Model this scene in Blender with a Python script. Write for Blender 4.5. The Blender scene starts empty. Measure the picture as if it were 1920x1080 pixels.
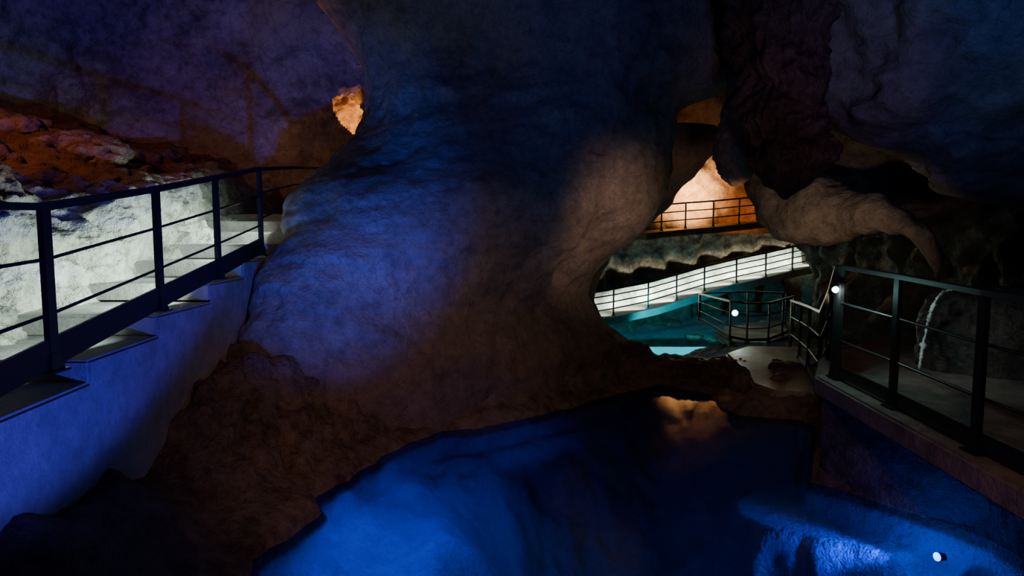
import bpy, math, random, bmesh
import numpy as np
from mathutils import Vector, noise, Matrix
random.seed(4)
EYE=2.45; TILT=math.radians(5.0); F=1200.0
C5,S5=math.cos(TILT),math.sin(TILT)
# survey helpers: bearing measured in the photo + a real distance -> metres in the cave
def ray(u,v):
    a=(u-960)/F; b=(540-v)/F
    return Vector((a, C5+b*S5, -S5+b*C5))
def pt(u,v,y):
    d=ray(u,v); t=y/d.y
    return Vector((d.x*t,y,EYE+d.z*t))
def gp(u,v,z):
    d=ray(u,v); t=(z-EYE)/d.z
    return Vector((d.x*t,d.y*t,z))
def fbm(p,sc,octv=3):
    a=1.0;s=0.0;q=Vector(p)*sc
    for i in range(octv):
        s+=a*noise.noise(q); q=q*2.07+Vector((3.1,7.7,1.3)); a*=0.5
    return s
def link(o): bpy.context.scene.collection.objects.link(o); return o
def tag(o,label,cat=None,kind=None,group=None):
    o["label"]=label
    if cat:o["category"]=cat
    if kind:o["kind"]=kind
    if group:o["group"]=group
    return o
def mesh_obj(name,verts,faces,mat,smooth=True):
    m=bpy.data.meshes.new(name); m.from_pydata([tuple(v) for v in verts],[],faces); m.update()
    if smooth: m.polygons.foreach_set("use_smooth",[True]*len(m.polygons))
    if mat: m.materials.append(mat)
    return link(bpy.data.objects.new(name,m))
def empty(name,loc):
    o=bpy.data.objects.new(name,None); o.location=loc; o.empty_display_size=.2; link(o); return o
def parent(c,p):
    c.parent=p
    c.matrix_parent_inverse=Matrix.Translation(-Vector(p.location))
# ---------------- materials
def rock(name,c1,c2,c3,rough=.75,sc=1.0,bump=.35,cracks=.5,crack_sc=5.0,wet=0.0,contrast=.10):
    m=bpy.data.materials.new(name); m.use_nodes=True; nt=m.node_tree; N=nt.nodes; L=nt.links
    b=N["Principled BSDF"]
    tc=N.new("ShaderNodeTexCoord"); 
    def no(s,det,r=.6,dist=0):
        n=N.new("ShaderNodeTexNoise"); n.inputs["Scale"].default_value=s; n.inputs["Detail"].default_value=det
        n.inputs["Roughness"].default_value=r; n.inputs["Distortion"].default_value=dist
        L.new(tc.outputs["Object"],n.inputs["Vector"]); return n
    n1=no(.9*sc,3,.62); n2=no(6*sc,5,.78)
    r=N.new("ShaderNodeValToRGB"); e=r.color_ramp.elements
    e[0].position=.5-contrast;e[0].color=(*c1,1); e[1].position=.5+contrast; e[1].color=(*c3,1)
    x=e.new(.5); x.color=(*c2,1)
    mixf=N.new("ShaderNodeMath"); mixf.operation='MULTIPLY_ADD'; mixf.inputs[1].default_value=.55
    sub=N.new("ShaderNodeMath"); sub.operation='MULTIPLY'; sub.inputs[1].default_value=.45
    L.new(n1.outputs[0],sub.inputs[0]); L.new(n2.outputs[0],mixf.inputs[0]); L.new(sub.outputs[0],mixf.inputs[2])
    L.new(mixf.outputs[0],r.inputs[0])
    out=r.outputs[0]
    if cracks>0:
        va=N.new("ShaderNodeVectorMath"); va.operation='MULTIPLY_ADD'; va.inputs[1].default_value=(.5,.5,.5)
        L.new(n1.outputs["Color"],va.inputs[0]); L.new(tc.outputs["Object"],va.inputs[2])
        vo=N.new("ShaderNodeTexVoronoi"); vo.feature='DISTANCE_TO_EDGE'; vo.inputs["Scale"].default_value=crack_sc*sc
        L.new(va.outputs[0],vo.inputs["Vector"])
        mr=N.new("ShaderNodeMapRange"); mr.inputs[1].default_value=0; mr.inputs[2].default_value=.05
        mr.inputs[3].default_value=1-cracks; mr.inputs[4].default_value=1
        L.new(vo.outputs["Distance"],mr.inputs[0])
        mk=N.new("ShaderNodeMapRange"); mk.inputs[1].default_value=.44; mk.inputs[2].default_value=.60
        L.new(n1.outputs[0],mk.inputs[0])
        mx0=N.new("ShaderNodeMix"); mx0.data_type='FLOAT'; mx0.inputs[2].default_value=1
        L.new(mk.outputs[0],mx0.inputs[0]); L.new(mr.outputs[0],mx0.inputs[3])
        mx=N.new("ShaderNodeMix"); mx.data_type='RGBA'; mx.blend_type='MULTIPLY'; mx.inputs[0].default_value=1
        L.new(out,mx.inputs[6]); L.new(mx0.outputs[0],mx.inputs[7]); out=mx.outputs[2]
    L.new(out,b.inputs["Base Color"])
    bp=N.new("ShaderNodeBump"); bp.inputs["Strength"].default_value=min(1,bump); bp.inputs["Distance"].default_value=.12
    L.new(n2.outputs[0],bp.inputs["Height"]); L.new(bp.outputs[0],b.inputs["Normal"])
    if wet>0:
        rr=N.new("ShaderNodeMapRange"); rr.inputs[1].default_value=.4; rr.inputs[2].default_value=.6
        rr.inputs[3].default_value=rough; rr.inputs[4].default_value=rough*(1-wet)
        L.new(n1.outputs[0],rr.inputs[0]); L.new(rr.outputs[0],b.inputs["Roughness"])
    else: b.inputs["Roughness"].default_value=rough
    b.inputs["Specular IOR Level"].default_value=.35
    return m
def axis_blend(mat,axis,a0,a1,color,mode='MULTIPLY'):
    """base colour shift along a world axis; on the ledge it paints light falloff"""
    nt=mat.node_tree; b=nt.nodes["Principled BSDF"]; src=b.inputs["Base Color"].links[0].from_socket
    geo=nt.nodes.new("ShaderNodeNewGeometry"); sp=nt.nodes.new("ShaderNodeSeparateXYZ"); nt.links.new(geo.outputs["Position"],sp.inputs[0])
    mr=nt.nodes.new("ShaderNodeMapRange"); mr.inputs[1].default_value=a0; mr.inputs[2].default_value=a1; nt.links.new(sp.outputs[axis],mr.inputs[0])
    mx=nt.nodes.new("ShaderNodeMix"); mx.data_type='RGBA'; mx.blend_type=mode
    nt.links.new(mr.outputs[0],mx.inputs[0]); nt.links.new(src,mx.inputs[6]); mx.inputs[7].default_value=(*color,1)
    nt.links.new(mx.outputs[2],b.inputs["Base Color"])
def plain(name,c,rough=.5,metal=0,emit=None,es=0):
    m=bpy.data.materials.new(name); m.use_nodes=True; nt=m.node_tree; b=nt.nodes["Principled BSDF"]
    n=nt.nodes.new("ShaderNodeTexNoise"); n.inputs["Scale"].default_value=25; n.inputs["Detail"].default_value=2
    r=nt.nodes.new("ShaderNodeValToRGB"); r.color_ramp.elements[0].color=(*[k*.75 for k in c],1); r.color_ramp.elements[1].color=(*[min(1,k*1.2) for k in c],1)
    nt.links.new(n.outputs[0],r.inputs[0]); nt.links.new(r.outputs[0],b.inputs["Base Color"])
    b.inputs["Roughness"].default_value=rough; b.inputs["Metallic"].default_value=metal
    if emit: b.inputs["Emission Color"].default_value=(*emit,1); b.inputs["Emission Strength"].default_value=es
    return m
M_col=rock("limestone_column",(.21,.175,.15),(.37,.32,.28),(.52,.455,.40),crack_sc=9,cracks=.45,bump=.65,sc=1.1,contrast=.13)
axis_blend(M_col,2,2.1,.7,(.60,.47,.38))
M_hang=rock("limestone_hanging",(.17,.145,.13),(.34,.29,.25),(.50,.44,.37),crack_sc=5,cracks=.35,bump=.7,contrast=.14)
M_wall=rock("limestone_wall",(.16,.13,.11),(.32,.27,.23),(.46,.40,.34),crack_sc=3,cracks=.3,bump=.7)
M_rough=rock("rough_limestone",(.12,.07,.045),(.30,.20,.14),(.46,.35,.26),bump=1,cracks=0)
M_orange=rock("ochre_limestone",(.34,.27,.2),(.55,.46,.36),(.7,.62,.5),bump=.9,cracks=.3,crack_sc=2)
M_pale=rock("pale_limestone",(.24,.23,.19),(.50,.48,.42),(.74,.72,.67),bump=.9,cracks=0,contrast=.12)
axis_blend(M_pale,0,-4.35,-5.0,(.42,.25,.16))  # upper ledge painted darker and browner where the stair light should end
M_bank=rock("damp_clay_rock",(.08,.05,.035),(.20,.135,.10),(.34,.24,.18),bump=1,cracks=0,rough=.6,wet=.3,sc=1.3)
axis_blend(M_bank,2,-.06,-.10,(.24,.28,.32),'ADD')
M_dark=rock("dark_wet_rock",(.05,.04,.035),(.12,.10,.09),(.2,.17,.15),bump=.8,rough=.6,wet=.4,cracks=0)
M_drape=rock("iron_stained_rock",(.07,.03,.025),(.17,.085,.07),(.27,.17,.14),bump=.9,cracks=0)
M_conc=rock("painted_concrete",(.24,.23,.22),(.35,.33,.32),(.46,.44,.42),bump=.3,cracks=0,sc=.9,contrast=.14)
M_concd=rock("damp_concrete",(.14,.10,.09),(.22,.17,.15),(.31,.25,.22),bump=.4,cracks=0,rough=.5,wet=.4)
M_black=plain("black_painted_steel",(.018,.017,.018),.38,.3)
# ---------------- geometry builders
def catmull(rows,n):
    R=np.array(rows,float); k=len(R); out=[]
    for i in range(n):
        s=i/(n-1)*(k-1); j=min(int(s),k-2); t=s-j
        p0=R[max(j-1,0)];p1=R[j];p2=R[j+1];p3=R[min(j+2,k-1)]
        out.append(.5*((2*p1)+(-p0+p2)*t+(2*p0-5*p1+4*p2-p3)*t*t+(-p0+3*p1-3*p2+p3)*t**3))
    return out
def loft(name,rows,mat,nr=120,ns=140,amp=.15,sc=.7,bumps=(),flute=0,fl_n=20,amp2=.03):
    """rows: left point xyz, right point xyz, ry - skewed elliptical sections"""
    V=[];Fc=[]
    for r in catmull(rows,nr):
        Lp=Vector(r[0:3]);Rp=Vector(r[3:6]); ry=max(r[6],.01); C=(Lp+Rp)/2; A=(Rp-Lp)/2
        rx=A.length
        if rx<.01: A=Vector((.01,0,0)); rx=.01
        Ah=A.normalized()
        for k in range(ns):
            a=2*math.pi*k/ns; c,s=math.cos(a),math.sin(a)
            p=C+A*c+Vector((0,ry*s,0)); n=(Ah*c+Vector((0,s,0))).normalized()
            d=amp*fbm(p,sc,3)+amp2*fbm(p,sc*5,4)
            if flute:
                d+=flute*(abs(math.sin(a*fl_n/2+fbm(p,1.1,3)*3.5))-.5)*(.4+.9*abs(fbm(p,.9,2)))
            d*=min(1,min(rx,ry)/max(amp*1.5,.01))
            for (bx,by,bz,br,ba) in bumps:
                q=(p-Vector((bx,by,bz))).length/br
                if q<2.5: d+=ba*math.exp(-q*q*1.5)
            V.append(p+n*d)
    for i in range(nr-1):
        for k in range(ns):
            k2=(k+1)%ns; Fc.append((i*ns+k,i*ns+k2,(i+1)*ns+k2,(i+1)*ns+k))
    for base in (0,(nr-1)*ns):
        c=sum((V[base+k] for k in range(ns)),Vector())/ns; V.append(c); ci=len(V)-1
        for k in range(ns): Fc.append((ci,base+k,base+(k+1)%ns))
    o=mesh_obj(name,V,Fc,mat)
    bm=bmesh.new(); bm.from_mesh(o.data); bmesh.ops.recalc_face_normals(bm,faces=bm.faces); bm.to_mesh(o.data); bm.free()
    return o
def prow(v,uL,uR,cy,ry,cyL=None):
    a=pt(uL,v,cyL or cy);b=pt(uR,v,cy)
    return (*a,*b,ry)
def grid(name,fn,ns,nt,mat,amp=.2,sc=.6,direction=None,hole=None,amp2=.05):
    V=[];Fc=[]
    for j in range(nt):
        for i in range(ns):
            p=Vector(fn(i/(ns-1),j/(nt-1)))
            d=direction or Vector((0,-1,0))
            V.append(p+d*(amp*fbm(p,sc,3)+amp2*fbm(p,sc*5,4)))
    for j in range(nt-1):
        for i in range(ns-1):
            f=(j*ns+i,j*ns+i+1,(j+1)*ns+i+1,(j+1)*ns+i)
            if hole and hole((V[f[0]]+V[f[2]])/2): continue
            Fc.append(f)
    return mesh_obj(name,V,Fc,mat)
def poly_y(pts,s):
    P=[Vector(p) for p in pts]; L=[(P[i+1]-P[i]).length for i in range(len(P)-1)]; T=sum(L); d=s*T
    for i,l in enumerate(L):
        if d<=l or i==len(L)-1: return P[i].lerp(P[i+1],min(1,d/l))
        d-=l
def sweep(name,pts,w,h,mat,n=4):
    P=[Vector(p) for p in pts]; V=[];Fc=[]
    for i,p in enumerate(P):
        t=(P[min(i+1,len(P)-1)]-P[max(i-1,0)]).normalized()
        side=t.cross(Vector((0,0,1))).normalized(); up=side.cross(t).normalized()
        for k in range(n):
            a=2*math.pi*(k+.5)/n; q=1/math.cos(math.pi/n) if n==4 else 1
            V.append(p+side*(w/2*math.cos(a)*q)+up*(h/2*math.sin(a)*q))
    for i in range(len(P)-1):
        for k in range(n):
            k2=(k+1)%n; Fc.append((i*n+k,i*n+k2,(i+1)*n+k2,(i+1)*n+k))
    Fc.append(tuple(range(n-1,-1,-1))); Fc.append(tuple((len(P)-1)*n+k for k in range(n)))
    return mesh_obj(name,V,Fc,mat,smooth=(n>4))
def extrude_poly(name,poly,z0,z1,mat,bev=.02):
    bm=bmesh.new(); vs=[bm.verts.new((p[0],p[1],z0)) for p in poly]; f=bm.faces.new(vs)
    r=bmesh.ops.extrude_face_region(bm,geom=[f])
    for g in r['geom']:
        if isinstance(g,bmesh.types.BMVert): g.co.z=z1
    bmesh.ops.recalc_face_normals(bm,faces=bm.faces)
    if bev: bmesh.ops.bevel(bm,geom=list(bm.edges),offset=bev,segments=2,affect='EDGES')
    m=bpy.data.meshes.new(name); bm.to_mesh(m); bm.free(); m.materials.append(mat)
    return link(bpy.data.objects.new(name,m))
def railing(label,pts,post_w=.065,rail_t=.022,hand=.055,plate=.11,mids=2,posts=None):
    mat=M_black
    root=empty("railing",(pts[0][0],pts[0][1],pts[0][2])); tag(root,label,"railing")
    parts=[sweep("handrail",[(p[0],p[1],p[3]) for p in pts],hand*1.3,hand*.8,mat)]
    for k in range(mids):
        f=(k+1)/(mids+1)-.02
        parts.append(sweep("rail",[(p[0],p[1],p[2]+(p[3]-p[2])*(1-f)) for p in pts],rail_t,rail_t,mat,8))
    if plate: parts.append(sweep("kick_plate",[(p[0],p[1],p[2]+.03+plate/2) for p in pts],.02,plate,mat))
    for i,p in enumerate(pts):
        if posts is not None and i not in posts: continue
        bm=bmesh.new()
        def bx(cx,cy,cz,sx,sy,sz,tz=1):
            r=bmesh.ops.create_cube(bm,size=1)
            for v in r['verts']:
                k=1 if v.co.z<0 else tz
                v.co=Vector((cx+v.co.x*sx*k,cy+v.co.y*sy*k,cz+v.co.z*sz))
        hgt=p[3]-p[2]
        bx(p[0],p[1],p[2]+hgt/2,post_w*.55,post_w,hgt)
        bx(p[0],p[1],p[2]+.06,post_w*1.1,post_w*1.7,.12,.6)
        bx(p[0],p[1],p[2]+.008,post_w*1.6,post_w*2.2,.016)
        m=bpy.data.meshes.new("post"); bm.to_mesh(m); bm.free(); m.materials.append(mat)
        parts.append(link(bpy.data.objects.new("post",m)))
    for o in parts: parent(o,root)
    return root
def lamp(kind,loc,power,col,target=None,radius=.05,angle=60,blend=.5,size=None,name="light",spread=None):
    d=bpy.data.lights.new(name,kind); d.energy=power; d.color=col
    if kind in('POINT','SPOT'): d.shadow_soft_size=radius
    if kind=='SPOT': d.spot_size=math.radians(angle); d.spot_blend=blend
    if kind=='AREA':
        d.shape='RECTANGLE'; d.size,d.size_y=size
        if spread: d.spread=math.radians(spread)
    o=link(bpy.data.objects.new(name,d)); o.location=loc
    if target is not None:
        o.rotation_euler=(Vector(target)-Vector(loc)).to_track_quat('-Z','Y').to_euler()
    return o
def azdir(az,el):
    az=math.radians(az); el=math.radians(el)
    return Vector((-math.sin(az)*math.cos(el),math.cos(az)*math.cos(el),math.sin(el)))
# ================= TERRAIN / FLOOR =================
pool_px=[(430,1200),(480,1050),(535,1010),(603,965),(595,935),(640,905),(700,870),(760,832),(820,812),(900,803),(960,790),(1050,770),(1130,748),(1200,728),(1240,722),(1330,738),(1345,762),(1390,780),(1500,788),(1530,800),(1520,905),(1560,915),(1680,950),(1850,1010),(1920,1050)]
pool=[tuple(gp(u,v,0)[:2]) for u,v in pool_px]+[(4.5,3.5),(4.6,1),(3.2,-1),(-2,-1),(-2.0,2.5)]
def pip_dist(X,Y,poly):
    ins=np.zeros(X.shape,bool); D=np.full(X.shape,1e9); n=len(poly)
    for i in range(n):
        x1,y1=poly[i];x2,y2=poly[(i+1)%n]
        c=((y1>Y)!=(y2>Y))&(X<(x2-x1)*(Y-y1)/((y2-y1) if y2!=y1 else 1e-9)+x1); ins^=c
        t=np.clip(((X-x1)*(x2-x1)+(Y-y1)*(y2-y1))/((x2-x1)**2+(y2-y1)**2+1e-12),0,1)
        D=np.minimum(D,np.hypot(X-x1-t*(x2-x1),Y-y1-t*(y2-y1)))
    return np.where(ins,-D,D)
xs=np.concatenate([np.arange(-6,5.5,.04),np.arange(5.5,14,.2)]); ys=np.concatenate([np.arange(-1.5,11,.04),np.arange(11,27,.12)])
X,Y=np.meshgrid(xs,ys)
NV=np.array([[fbm((x,y,0),1.1,4) for x in xs] for y in ys]); 
N2=np.array([[fbm((x,y,5),3.6,5) for x in xs] for y in ys])
D=pip_dist(X,Y,pool)+.05*N2*(X<2.7)
shelf=[tuple(gp(u,v,-.35)[:2]) for u,v in [(560,930),(700,850),(830,815),(850,860),(900,930),(985,1000),(870,1075),(700,1200),(400,1200)]]
DS=pip_dist(X,Y,shelf)+.18*NV+.05*N2
ctl=np.array([(-2.6,2.5,.8),(-2.8,3.3,.85),(-2.85,4.2,.68),(-2.2,3.9,.45),(-2.8,5.1,.52),(-2.7,5.8,.85),(-2.0,6.2,.50),(-2.6,6.6,1.15),(-2.5,7.2,1.2),(-2.7,8.0,1.2),(-1.9,7.4,.85),(-3,9,1.1),(-4.5,8,1.0),(-4.5,4,1.0),(-1.6,9.2,1.0),(-1.3,8.2,.95),(-.6,8.8,.95),(0,9.7,.95),(0,9.1,.8),(1,10.1,.75),(1.6,10.8,.75),(2.2,11,.5),(2.8,11,.1),(2.2,10.3,.25),(3.3,9.4,.06),(4.3,9.6,.12),(5,12,.0),(3,12,-.1),(4.2,14,-.5),(7,16,-.4),(3,15,-1.0),(2,18,-1.9),(4,20,-1.9),(2,21,-1.8),(9,20,-1.2),(3.6,7,.75),(3.9,5.6,.85),(4.8,4.6,.85),(6,7,.85),(7,11,.3)])
W=np.zeros(X.shape);T=np.zeros(X.shape)
for cx,cy,t in ctl:
    w=1/(((X-cx)**2+(Y-cy)**2)+.15)**1.7; W+=w;T+=w*t
T/=W
def sst(a): a=np.clip(a,0,1); return a*a*(3-2*a)
wid=np.where((X>2.6)&(Y<9),.35,np.where(Y>7.0,.75,.95))
near=sst((Y-4.6)/1.2)
out=T*sst(D/wid*.9)+.05*sst(D/.06)+(.13*NV+(.035+.075*near)*N2)*sst(D/.5)
# rimstone terraces at the foot of the column
out=out+.05*near*np.sin(out*26+3*NV)*sst(D/.3)
far=sst((Y-10.5)/1.5); out=out*(1-far)+far*(T+.10*NV+.06*N2)
dep=-(.12+1.4*sst(-D/1.5))
sh=sst(.5-DS/1.4)
dep_s=-(.14+.26*sst(-D/.6))
inn=dep*(1-sh)+dep_s*sh+(.10*NV+.07*N2)*sst(-D/.4)
lp=gp(1757,1044,-.14)
for px,py,r,a in [(1660,1022,.34,.30),(1570,1003,.42,.45),(1470,985,.50,.6),(1370,972,.50,.4)]:  # mounds added to the bed so the lamp's beam shows as a streak
    q=gp(px,py,-.35); inn=inn+a*np.exp(-((X-q.x)**2+(Y-q.y)**2)/r**2)
q=gp(1757,1044,-.3); inn=inn-.25*np.exp(-((X-q.x)**2+(Y-q.y)**2)/.3**2)
inn=np.minimum(inn,-.22)
Z=np.where(D>0,out,inn*sst(-D/.14)-.03)
def bumpz(px,py,pz,r,a):
    global Z
    q=gp(px,py,pz); Z=Z+a*np.exp(-((X-q.x)**2+(Y-q.y)**2)/(r*r))
bumpz(420,820,.6,.5,.12); bumpz(600,800,.5,.3,.15); bumpz(250,1040,.4,.35,.1); bumpz(480,760,.7,.2,.12); bumpz(500,930,.3,.22,.10); bumpz(330,1000,.3,.3,.12)
V=[(x,y,z) for x,y,z in zip(X.ravel(),Y.ravel(),Z.ravel())]; nx=len(xs)
Fc=[(j*nx+i,j*nx+i+1,(j+1)*nx+i+1,(j+1)*nx+i) for j in range(len(ys)-1) for i in range(nx-1)]
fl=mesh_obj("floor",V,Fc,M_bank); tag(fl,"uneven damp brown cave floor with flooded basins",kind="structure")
# ================= WATER =================
def water_mat(name,tint,rough):
    m=bpy.data.materials.new(name); m.use_nodes=True; nt=m.node_tree; nt.nodes.clear(); N=nt.nodes;L=nt.links
    o=N.new("ShaderNodeOutputMaterial"); t=N.new("ShaderNodeBsdfTransparent"); t.inputs[0].default_value=(*tint,1)
    g=N.new("ShaderNodeBsdfGlossy"); g.inputs["Roughness"].default_value=rough; g.inputs[0].default_value=(1,1,1,1)
    fr=N.new("ShaderNodeFresnel"); fr.inputs[0].default_value=1.33; mxx=N.new("ShaderNodeMixShader")
    n=N.new("ShaderNodeTexNoise"); n.inputs["Scale"].default_value=1.6; bp=N.new("ShaderNodeBump"); bp.inputs["Strength"].default_value=.04; bp.inputs["Distance"].default_value=.04
    tc=N.new("ShaderNodeTexCoord"); L.new(tc.outputs["Object"],n.inputs[0]); L.new(n.outputs[0],bp.inputs["Height"]); L.new(bp.outputs[0],g.inputs["Normal"])
    L.new(fr.outputs[0],mxx.inputs[0]);L.new(t.outputs[0],mxx.inputs[1]);L.new(g.outputs[0],mxx.inputs[2]);L.new(mxx.outputs[0],o.inputs[0])
    return m
M_w=water_mat("pool_water",(.08,.45,1),.05)
M_w2=water_mat("turquoise_water",(.3,1,1),.04)
def water(poly,z,label,m):
    V=[(p[0],p[1],z) for p in poly]; o=mesh_obj("pool_water",V,[tuple(range(len(V)))],m,False); return tag(o,label,"water")
water([(-2.4,-1.3),(4.9,-1.3),(4.9,4.1),(3.85,4.9),(3.0,6.1),(3.5,7.0),(4.1,8.6),(4.2,9.6),(2.8,10.2),(1.5,10.2),(-.3,9.1),(-2.0,8.3),(-2.0,6.8),(-2.6,5)],0,"still clear pool water glowing deep blue from underwater lamps",M_w)
water([(0,14.5),(5.5,14.5),(8.2,17),(8.0,22.4),(2.9,22.4),(.6,18.6)],-1.25,"small turquoise lit pool beneath a curved walkway",M_w2)
# ================= ROCK COLUMN =================
CY=10.9
rows=[]
for v,uL,uR,cy,ry,cl in [(-420,120,1760,11,4.2,11),(-250,420,1560,11,3.4,11),(-110,530,1450,11,2.7,11),(0,592,1400,11,2.3,11),(60,640,1395,CY,2.1,11),(120,672,1385,CY,2.0,11),(165,684,1365,CY,1.95,11),(205,687,1275,CY,1.9,10.9),(240,677,1258,CY,1.85,10.8),(275,655,1262,CY,1.8,10.5),(305,625,1262,CY,1.7,10.0),(330,592,1258,CY,1.6,9.5),(360,567,1245,CY,1.5,8.9),(400,548,1225,CY,1.4,8.5),(440,528,1190,CY,1.25,8.1),(480,503,1145,10.8,1.1,7.65),(520,478,1115,10.8,1.0,7.3),(560,464,1105,10.9,.93,7.1),(600,452,1130,11,.90,6.95),(640,440,1180,11.2,.88,6.85),(690,430,1200,11.3,.85,6.75),(780,420,1200,11.4,.85,6.7)]:
    rows.append(prow(v,uL,uR,cy,ry,cl))
def sp_(u,v,y): p=pt(u,v,y); return (p.x,p.y,p.z)
col=loft("rock_column",rows,M_col,nr=260,ns=320,amp=.15,sc=.8,amp2=.05,bumps=[(*sp_(835,415,8.7),.28,.16),(*sp_(1075,520,9.4),.3,-.28),(*sp_(1000,540,9.0),.35,.15),(*sp_(1130,430,9.5),.5,-.2),(*sp_(900,300,9),1.0,.15),(*sp_(700,520,8.2),.7,-.12),(*sp_(900,100,9),.8,-.25),(*sp_(560,625,7.5),.22,.2)])
tag(col,"massive smooth limestone column widening into the cave roof and floor","rock column")
rows=[prow(v,uL,uR,12.8,ry) for v,uL,uR,ry in [(236,1215,1335,.3),(245,1180,1347,.6),(290,1150,1335,.8),(330,1120,1300,.8),(358,1100,1268,.8),(395,1080,1245,.8),(440,1060,1192,.8),(490,1040,1140,.7),(560,1020,1110,.7),(640,1000,1150,.9)]]
tag(loft("rock_buttress",rows,M_col,90,90,amp=.10,sc=1.2),"brown rock spur leaning against the big column","rock formation")
rows=[prow(v,uL,uR,10.0,ry) for v,uL,uR,ry in [(-60,1330,1440,.5),(60,1352,1425,.4),(150,1366,1405,.25),(220,1352,1408,.28),(270,1340,1410,.3),(310,1345,1408,.28),(335,1358,1402,.2),(349,1374,1388,.06)]]
tag(loft("stalactite",rows,M_col,90,60,amp=.05,sc=2),"pale rounded hanging tongue of limestone","stalactite")
rows=[prow(v,uL,uR,8.6,ry) for v,uL,uR,ry in [(-80,1370,1600,.8),(40,1384,1550,.7),(130,1398,1540,.6),(220,1412,1540,.5),(290,1418,1534,.42),(335,1428,1522,.3),(362,1450,1492,.15),(374,1465,1478,.04)]]
tag(loft("flowstone_curtain",rows,M_drape,150,260,amp=.3,sc=1.6,flute=.07,fl_n=30,amp2=.08),"dark red-brown fluted flowstone curtain hanging from the roof","flowstone")
rows=[prow(v,uL,uR,9.0,ry) for v,uL,uR,ry in [(-420,1350,2600,3.2),(-200,1400,2500,3.0),(0,1440,2450,2.6),(80,1480,2400,2.3),(160,1530,2380,2.0),(220,1570,2360,1.7),(265,1630,2330,1.3),(320,1720,2300,.9),(370,1820,2250,.5),(400,1950,2200,.2)]]
tag(loft("rock_overhang",rows,M_hang,170,260,amp=.45,sc=.85,amp2=.07),"huge rounded overhanging rock mass with bluish light","rock formation")
rows=[prow(v,uL,uR,11.8,ry) for v,uL,uR,ry in [(120,1400,2300,1.8),(250,1450,2300,1.6),(330,1520,2250,1.4),(375,1600,2200,1.1),(420,1700,2200,.8),(470,1745,2150,.5),(520,1762,2100,.3)]]
tag(loft("rock_overhang",rows,M_dark,100,140,amp=.3,sc=1.1,amp2=.08),"dark jagged rock bulge under the cave roof","rock formation")
def tube(name,cs,mat,nr=110,ns=60,amp=.1,sc=1.5,dr=1.3,amp2=.02):
    V=[];Fc=[]; R=catmull(cs,nr)
    for i,r in enumerate(R):
        p=Vector(r[:3]); q=Vector(R[min(i+1,nr-1)][:3])-Vector(R[max(i-1,0)][:3]); q.normalize()
        side=q.cross(Vector((0,1,0))).normalized(); dp=side.cross(q).normalized()
        for k in range(ns):
            a=2*math.pi*k/ns; n=side*math.cos(a)+dp*math.sin(a)*dr; c=p+n*r[3]; V.append(c+n*((amp*fbm(c,sc,3)+amp2*fbm(c,sc*5,3))*min(1,r[3]/.3)))
    for i in range(nr-1):
        for k in range(ns):
            k2=(k+1)%ns; Fc.append((i*ns+k,i*ns+k2,(i+1)*ns+k2,(i+1)*ns+k))
    Fc.append(tuple(range(ns))); Fc.append(tuple((nr-1)*ns+k for k in range(ns)))
    return mesh_obj(name,V,Fc,mat)
cs=[]
for u,v,y,r in [(1405,290,11.5,28),(1445,360,11.3,42),(1495,402,11,56),(1550,400,10.6,62),(1610,400,10.0,42),(1665,410,9.4,26),(1715,432,8.9,20),(1745,468,8.8,14),(1760,510,8.8,5)]:
    p=pt(u,v,y); cs.append((*p,r/1200*y))
tag(tube("hanging_rock_ridge",cs,M_hang,amp=.15,dr=.9,amp2=.03),"smooth curved tan rock ridge sagging from the roof","rock formation")
# ================= WALLS =================
op=pt(655,215,11.9)
def wl(s,t):
    base=poly_y([(-12,7.5,0),(-9,9.6,0),(-6,10.8,0),(-3.5,11.8,0),(-1.5,13.0,0)],s)
    z=2.0+t*7; y=base.y-max(0,(z-5.2))**1.5*.35
    return (base.x,y,z)
def hole(c):
    dx=(c.x-op.x)/.24; dz=(c.z-op.z)/.34
    dx2=dx+dz*.5
    return dx2*dx2+dz*dz<1
w=grid("wall_left",wl,320,230,M_wall,amp=.45,sc=.55,amp2=.06,hole=hole); tag(w,"undulating limestone cave wall washed by violet and amber light",kind="structure")
def nich(s,t):
    a=(s-.5)*math.pi; b_=(t-.5)*math.pi*.95
    return (op.x+1.0*math.sin(a)*math.cos(b_),op.y+.05+1.1*math.cos(a)*math.cos(b_),op.z+.9*math.sin(b_))
w=grid("wall_alcove",nich,60,60,M_orange,amp=.25,sc=2.2,amp2=.06); tag(w,"small glowing hollow in the rock",kind="structure")
LP=catmull([(-3.95,-.5),(-4.0,.0),(-4.10,.3),(-4.22,.6),(-4.4,.85),(-4.9,1.05),(-5.8,1.3),(-7.5,1.75),(-11,2.4)],80)
def ledge(s,t):
    y=1.5+s*10.2; z0=1.35+max(0,(y-3.5))*.17
    q=t*(len(LP)-1); j=min(int(q),len(LP)-2); f=q-j
    x=LP[j][0]*(1-f)+LP[j+1][0]*f; z=LP[j][1]*(1-f)+LP[j+1][1]*f
    return (x-.2*max(0,math.sin(s*9)),y,z0+z)
w=grid("rock_ledge",ledge,320,240,M_pale,amp=.30,sc=1.3,direction=Vector((.7,-.1,.5)),amp2=.07)
tag(w,"craggy pale rock bank lit white beside the stairs","rock formation")
rr_=random.Random(7)
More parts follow.
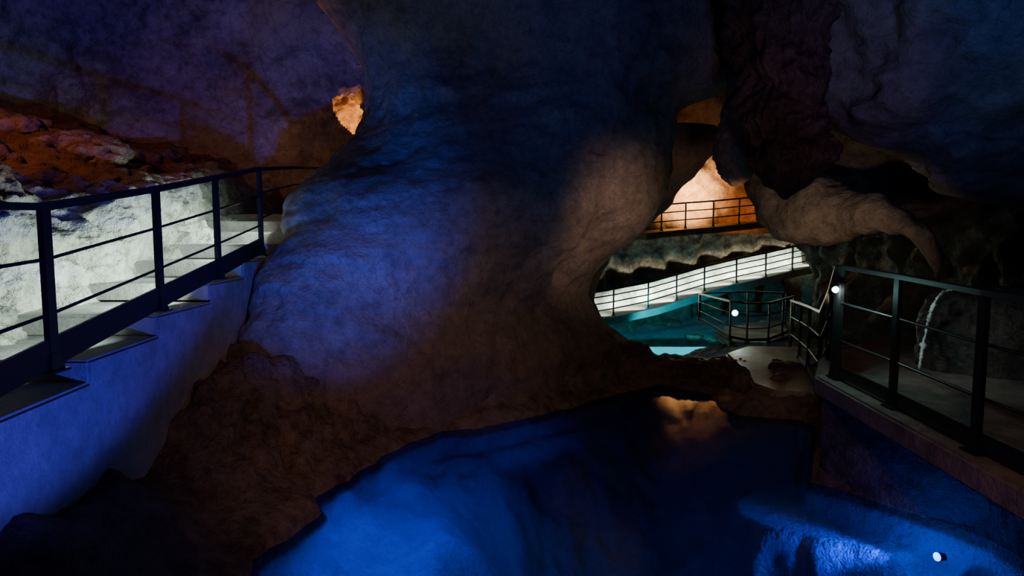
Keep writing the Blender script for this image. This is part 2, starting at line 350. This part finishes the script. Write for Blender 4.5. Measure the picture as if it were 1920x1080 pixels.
for i in range(20):
    u=rr_.uniform(-40,260); v=225+u*.12+rr_.uniform(5,60); y=9.4-(v-225)/110*1.4; s=rr_.uniform(.12,.26)
    p=pt(u,v,y)
    bm=bmesh.new(); bmesh.ops.create_icosphere(bm,subdivisions=4,radius=1)
    for q in bm.verts:
        r=1+.4*fbm(q.co+p,1.2,4); q.co=Vector((q.co.x*s*1.5*r,q.co.y*s*r,q.co.z*s*.7*r))
    m=bpy.data.meshes.new("boulder"); bm.to_mesh(m); bm.free(); m.materials.append(M_rough); m.polygons.foreach_set("use_smooth",[True]*len(m.polygons))
    zz=1.35+max(0,(y-3.5))*.17; best=min(LP,key=lambda a:abs(a[0]-p.x))
    o=link(bpy.data.objects.new("boulder",m)); o.location=(p.x,y,zz+best[1]+s*.05); tag(o,"rust-brown weathered boulder on the rock bank","rock",group="boulders on the rock bank")
def ceil(s,t): 
    x=-14+s*34; y=-3+t*34
    return (x,y,7.4+max(0,y-16)*.18)
w=grid("ceiling",ceil,170,170,M_wall,amp=.7,sc=.4,direction=Vector((0,0,-1)),amp2=.1); tag(w,"rough dark limestone cave roof",kind="structure")
def wb(s,t):
    b0=poly_y([(-2,14,0),(0,19,0),(2,27.5,0),(6,28.5,0),(12,28,0),(16,26,0)],s); return (b0.x,b0.y,-2.5+t*13)
w=grid("wall_back",wb,200,120,M_orange,amp=.9,sc=.45,amp2=.15); tag(w,"distant cave wall glowing orange in a recess",kind="structure")
def wr(s,t):
    b0=poly_y([(14,27,0),(9,19,0),(8.2,15,0),(7.6,11,0),(7.2,6,0),(7.5,0,0)],s); return (b0.x,b0.y,-2+t*10)
w=grid("wall_right",wr,200,110,M_dark,amp=.7,sc=.6,direction=Vector((-1,0,0)),amp2=.12); tag(w,"very dark wet cave wall",kind="structure")
def rb(s,t):
    b0=poly_y([(1.0,22.2,0),(4,24.2,0),(8,25.3,0),(11.5,26,0)],s); z=-1.9+t*4.3
    return (b0.x,b0.y+.3+.9*math.sin(t*3.1)*math.sin(s*26)**2,z)
w=grid("rock_outcrop",rb,180,80,M_rough,amp=.45,sc=.8,amp2=.12); tag(w,"brown hollowed rock face between two walkway levels","rock formation")
# ================= STAIRS =================
stairs=empty("staircase",(-3.4,3.2,.4)); tag(stairs,"pale concrete stairway climbing beside the rock column","staircase")
def edge_x(y): return float(np.interp(y,[1,2.7,3.85,5.3,6.45,12],[-2.60,-2.68,-2.79,-2.91,-2.94,-2.94]))
ys_=[1.2,3.2,4.2,5.2,6.2,7.0,7.7,8.4,9.1,9.8,11.4]; zt=[1.26,1.45,1.6,1.77,1.95,2.13,2.30,2.45,2.60,2.72]
V2=[];Fc=[]
for i,z in enumerate(zt):
    y0,y1=ys_[i],ys_[i+1]+.03
    s=extrude_poly("step",[(-4.35,y0),(edge_x(y0),y0),(edge_x(y1),y1),(-4.35,y1)],z-.18,z,M_conc,.02); parent(s,stairs)
    y0,y1=ys_[i]+.02,ys_[i+1]+.02; b=len(V2); t=z-.155
    V2+=[(edge_x(y0)-.012,y0,0),(edge_x(y1)-.012,y1,0),(edge_x(y1)-.012,y1,t),(edge_x(y0)-.012,y0,t),(-4.3,y0,0),(-4.3,y1,0),(-4.3,y1,t),(-4.3,y0,t)]
    Fc+=[(b,b+1,b+2,b+3),(b+7,b+6,b+5,b+4),(b+3,b+2,b+6,b+7),(b,b+3,b+7,b+4),(b+1,b+5,b+6,b+2)]
s=mesh_obj("side_wall",V2,Fc,M_conc,False); parent(s,stairs)
L1=[(-2.69,2.7,1.45,2.57),(-2.80,3.85,1.60,2.60),(-2.925,5.3,1.79,2.80),(-2.96,6.45,1.97,2.99),(-2.97,7.6,2.17,3.19)]
railing("black steel railing following the lit stairway",L1,post_w=.07,plate=.18)
L2=[(-2.97,7.64,2.3,3.19),(-3.1,9.2,2.6,3.36),(-3.25,10.9,2.72,3.52)]
railing("black steel railing passing behind the rock column",L2,posts=[2],plate=0)
# ================= RIGHT WALKWAY =================
deck=extrude_poly("walkway",[(2.76,1.5),(2.80,3.3),(2.9,5.0),(2.98,6.2),(3.45,7.1),(5.0,8.6),(6.6,9.0),(6.5,1.5)],.86,1.04,M_concd); tag(deck,"damp concrete walkway slab with a worn edge","walkway")
rw=extrude_poly("walkway_pier",[(3.02,6.12),(3.42,5.55),(3.85,4.95),(4.6,4.2),(6,4.2),(6,8.5),(5,8.45),(3.52,7.02)],-.5,.858,M_dark,.03); tag(rw,"dark damp masonry holding up the concrete walkway","pier")
R1=[(2.86,1.9,1.04,2.05),(2.92,2.95,1.04,2.06),(2.97,4.0,1.04,2.07),(3.06,5.05,1.04,2.10),(3.12,6.05,1.04,2.12)]
railing("black steel railing along the damp concrete walkway",R1,post_w=.065,hand=.045)
R1b=[(3.12,6.12,1.04,2.12),(3.5,7.0,.9,1.8),(3.9,8.0,.42,1.45),(4.5,9.6,.33,1.33),(5.0,11.0,.2,1.22),(5.45,12.4,.1,1.12)]
railing("black steel railing descending beside a stone path",R1b,post_w=.055,plate=.08,hand=.045)
M_glossy=rock("streaming_wet_rock",(.03,.03,.028),(.09,.085,.08),(.15,.14,.13),bump=.9,rough=.3,sc=2,cracks=0)
mr_=[(735,1728,2250,.7),(700,1722,2240,.75),(640,1730,2220,.7),(590,1742,2200,.6),(560,1755,2180,.45),(545,1775,2150,.3),(538,1800,2100,.1)]
rows=[prow(v,uL,uR,6.6,ry) for v,uL,uR,ry in mr_]
tag(loft("wet_rock_mound",rows,M_glossy,100,200,amp=.06,sc=2,amp2=.03),"rounded dark rock mound glistening with trickling water","rock formation")
M_trk=plain("running_water",(.6,.7,.7),.06,0)
M_trk.node_tree.nodes["Principled BSDF"].inputs["Specular IOR Level"].default_value=1
cs=[]
for i,(u,v) in enumerate([(1800,535),(1775,545),(1757,560),(1746,585),(1738,615),(1730,650),(1724,690),(1723,732)]):
    p=pt(u,v,6.3+.1*math.sin(i*2)); cs.append((*p,.010+.006*(i%2)))
tag(tube("water_trickle",cs,M_trk,200,10,amp=.3,sc=16,dr=1,amp2=.25),"thin sparkling trickle of water running down dark rock","water")
path=extrude_poly("stone_path",[tuple(gp(u,v,.25)[:2]) for u,v in [(1400,700),(1410,718),(1450,732),(1530,736),(1545,704),(1530,672),(1500,650),(1400,648),(1360,662)]],.0,.25,M_concd,.04); tag(path,"low curved stone path beside the dark pool","path")
def boulder(name,c,sx,sy,sz,mat,label):
    bm=bmesh.new(); bmesh.ops.create_icosphere(bm,subdivisions=5,radius=1)
    for v in bm.verts:
        p=v.co.copy(); k=1+.22*fbm(p+Vector(c),1.3,3)+.05*fbm(p,5,2)
        v.co=Vector((p.x*sx*k,p.y*sy*k,p.z*sz*k))
    m=bpy.data.meshes.new(name); bm.to_mesh(m); bm.free(); m.materials.append(mat); m.polygons.foreach_set("use_smooth",[True]*len(m.polygons))
    o=link(bpy.data.objects.new(name,m)); o.location=c; return tag(o,label,"rock")
q=gp(1386,732,.12); boulder("boulder",(q.x,q.y,.27),.16,.14,.2,M_bank,"small dark upright stone at the pool edge")
for u,v,s in [(1262,612,.4),(1310,606,.35),(1300,634,.28),(1345,640,.3)]:
    q=gp(u,v,-1.3); boulder("boulder",(q.x,q.y,-1.35),s*1.3,s,s*.8,M_rough,"wet rock standing in the turquoise pool")
# ================= FAR WALKWAYS =================
far=[pt(1085,603,20.5),pt(1150,592,21),pt(1215,578,21.8),pt(1268,562,22.4),pt(1320,546,23),pt(1380,531,23.4),pt(1435,519,23.8),pt(1485,507,24),pt(1535,497,24.2)]
def strip(name,cent,w,h,mat,lab,cat):
    o=sweep(name,[Vector(c)+Vector((0,w/2,-h/2)) for c in cent],w,h,mat); return tag(o,lab,cat)
strip("walkway",far,1.2,.25,M_conc,"long curved concrete walkway lit by low white lamps","walkway")
railing("slim black railing on the long curved walkway",[(p.x,p.y,p.z,p.z+.9) for p in far],post_w=.08,rail_t=.045,hand=.08,plate=.0,mids=3)
M_white=rock("whitewashed_rock",(.28,.30,.25),(.52,.54,.48),(.75,.77,.7),bump=.8,cracks=0,sc=.8)
def lw(s,t):
    q=s*(len(far)-1); j=min(int(q),len(far)-2); p=far[j].lerp(far[j+1],q-j)
    return (p.x,p.y+1.35+.3*t,p.z-.2+t*.86)
o=grid("rock_parapet",lw,240,24,M_white,amp=.12,sc=.8,amp2=.04); tag(o,"brightly lit pale rock parapet behind the curved walkway","rock formation")
up=[pt(1195,438,22.5),pt(1240,433,22.8),pt(1285,429,23),pt(1337,425,23.2),pt(1385,420,23.4),pt(1445,414,23.6)]
strip("walkway",up,2.2,.22,M_concd,"upper concrete walkway crossing the orange recess","walkway")
railing("slim black railing on the upper walkway",[(p.x,p.y,p.z,p.z+.92) for p in up],post_w=.07,rail_t=.045,hand=.07,plate=0,mids=2)
pl=[gp(1368,640,-.35),gp(1440,643,-.35),gp(1488,628,-.35),gp(1470,612,-.35),gp(1380,610,-.35),gp(1340,622,-.35)]
o=extrude_poly("viewing_platform",[(p.x,p.y) for p in pl],-.55,-.35,M_concd,.02); tag(o,"small concrete viewing platform above the turquoise pool","platform")
def rp(u,v,z=-.35,h=1.0):
    p=gp(u,v,z); return (p.x,p.y,z,z+h)
railing("black railing enclosing the small viewing platform",[rp(1310,600,-.35,.85),rp(1368,636),rp(1400,642),rp(1440,641),rp(1466,630),rp(1486,622)],post_w=.06,rail_t=.028,plate=.07)
railing("black railing closing the back of the viewing platform",[rp(1312,600,-.35,.85),rp(1400,603,-.35,.95),rp(1472,608,-.35,.95)],post_w=.05,rail_t=.028,plate=0)
# ================= LAMPS (visible) =================
def flood(loc,tgt,col,es,r,label):
    loc=Vector(loc); root=empty("flood_lamp",loc); tag(root,label,"lamp")
    d=(Vector(tgt)-loc).normalized(); q=d.to_track_quat('Z','Y')
    bm=bmesh.new(); bmesh.ops.create_cone(bm,cap_ends=True,segments=24,radius1=r*.7,radius2=r,depth=r*1.6)
    for v in bm.verts: v.co=q@(v.co-Vector((0,0,r*.85)))+loc
    m=bpy.data.meshes.new("housing"); bm.to_mesh(m); bm.free(); m.materials.append(M_black); h=link(bpy.data.objects.new("housing",m)); parent(h,root)
    bm=bmesh.new(); bmesh.ops.create_uvsphere(bm,u_segments=20,v_segments=12,radius=r*.85)
    for v in bm.verts: v.co.z*=.5; v.co=q@v.co+loc
    mt=plain("glowing_lens",col,.2,0,col,es)
    m=bpy.data.meshes.new("lens"); bm.to_mesh(m); bm.free(); m.materials.append(mt); h=link(bpy.data.objects.new("lens",m)); parent(h,root)
CAM=(0,0,EYE)
flood(pt(1378,587,14.9),(4,8,1.5),(.5,1,.92),20,.08,"small bright white floodlamp on the platform railing")
flood(pt(1567,543,5.9),(2,0,2.2),(.35,1,.88),16,.034,"small cool white floodlamp fixed behind the railing post")
flood(lp,lp+Vector((-1,-.2,.1)),(.02,.35,1),12,.04,"underwater lamp glowing cyan blue")
# ================= LIGHTS =================
K=Vector((2.4,.4,.12))
lamp('SPOT',K,1500,(.08,.06,1),K+azdir(56,28),.12,44,.2)
lamp('SPOT',K,55,(.0,.055,1),K+azdir(48,9),.05,27,1)
K2=Vector((-.6,2.0,.15))
lamp('SPOT',K2,1400,(.0,.075,1),K2+azdir(14,21),.1,32,1)
lamp('SPOT',(1.6,1.5,3.4),150,(.05,.10,1),(-.2,9,5.2),.4,52,1)
lamp('SPOT',(3.2,2.5,3.2),200,(.09,.22,1),(5.8,9,6.0),.3,60,1)
lamp('SPOT',(2.6,3.0,2.2),60,(1,.38,.24),(3.9,8.6,4.3),.2,34,1)
lamp('POINT',(op.x+.28,op.y+.5,op.z-.3),70,(1,.36,.08),radius=.04)
lamp('SPOT',(-6.4,6.0,5.2),120,(1,.34,.12),(-6.2,8.6,2.9),.2,95,1)
lamp('SPOT',(-3.6,9.8,3.7),16,(1,.40,.12),(-4,11.8,5.4),.2,130,1)
for y,z,p in [(4.55,1.85,8),(5.88,2.05,18),(7.02,2.3,16),(8.3,2.62,14)]:
    lamp('AREA',(edge_x(y)-.1,y,z),p,(.74,1,.88),(-4.4,y+.1,z-.25),size=(.75,.04),spread=105)
# pool
lamp('AREA',(-.95,5.05,-.05),17,(.0,.105,1),(-.95,5.05,-1),size=(1.3,2.0))
lamp('AREA',(-.7,6.3,-.05),4,(.0,.10,1),(-.7,6.3,-1),size=(1.2,1.0))
lamp('AREA',(1.4,4.0,-.05),1.6,(.0,.05,1),(1.4,4.0,-1),size=(2.2,1.6))
lamp('SPOT',lp+Vector((-.07,.05,0)),190,(.0,.10,1),lp+Vector((-.91,.64,-.16)),.05,48,1)
lamp('POINT',lp+Vector((-.10,.06,.07)),7,(.0,.16,1),radius=.02)
# added warm fill spots
lamp('SPOT',(1.0,2.0,3.8),230,(1,.54,.36),(-.8,7.0,.2),.3,64,1)
lamp('SPOT',(2.9,7.0,2.4),100,(1,.60,.38),(1.35,9.9,2.6),.2,54,1)
lamp('SPOT',(3.5,9.2,2.8),24,(1,.5,.25),pt(1290,310,12.6),.1,40,1)
lamp('SPOT',(.8,.6,3.3),110,(1,.48,.38),(3.2,4.6,1.0),.2,46,1)
lamp('SPOT',(2.6,6.4,3.0),26,(1,.50,.28),(3.5,9.5,.2),.2,60,1)
for i in range(len(far)-1):
    p=(far[i]+far[i+1])/2
    lamp('AREA',p+Vector((0,.15,.2)),[12,32,50,26,30,38,26,30][i],(.85,1,.78),p+Vector((0,1.4,.08)),size=(1.0,.08),spread=62)
lamp('SPOT',(7.5,26.1,3.4),2600,(1,.46,.15),(7.8,28,4.0),.05,80,.95)
lamp('SPOT',(9.7,25.6,2.8),160,(1,.24,.04),(9.9,28,3.6),.1,85,1)
lamp('SPOT',pt(1290,230,25.5),30,(1,.30,.07),pt(1290,215,28),.1,60,1)
lamp('AREA',(5.4,20.2,-1.15),40,(0,.60,.80),(5.4,20.2,-2),size=(2.4,1.6))
lamp('SPOT',(4.9,19.6,-.6),480,(0,.60,.80),(5.6,23.5,-1.1),.1,90,.7)
lamp('SPOT',pt(1375,580,14.7),12,(1,.8,.58),(4.5,11,0),.05,100,1)
lamp('POINT',pt(1385,583,14.75),6,(.5,1,.93),radius=.01)
lamp('SPOT',pt(1568,546,5.8)+Vector((.1,.2,0)),16,(.75,1,.95),(4.6,6.4,1.2),.04,110,1)
lamp('POINT',pt(1562,545,5.85),8,(.45,1,.92),radius=.01)
lamp('SPOT',(3.0,5.4,2.6),14,(.85,1,1),pt(1740,630,6.3),.03,40,.8)
lamp('SPOT',(3.4,7.0,1.7),170,(1,.70,.42),pt(1600,420,10.0),.1,54,1)
w=bpy.data.worlds.new("cave_dark"); bpy.context.scene.world=w; w.use_nodes=True
w.node_tree.nodes["Background"].inputs[0].default_value=(.4,.25,.4,1); w.node_tree.nodes["Background"].inputs[1].default_value=.003
cam=bpy.data.cameras.new("camera"); cam.lens=22.5; cam.sensor_width=36; co=link(bpy.data.objects.new("camera",cam))
co.location=CAM; co.rotation_euler=(math.radians(85),0,0); bpy.context.scene.camera=co
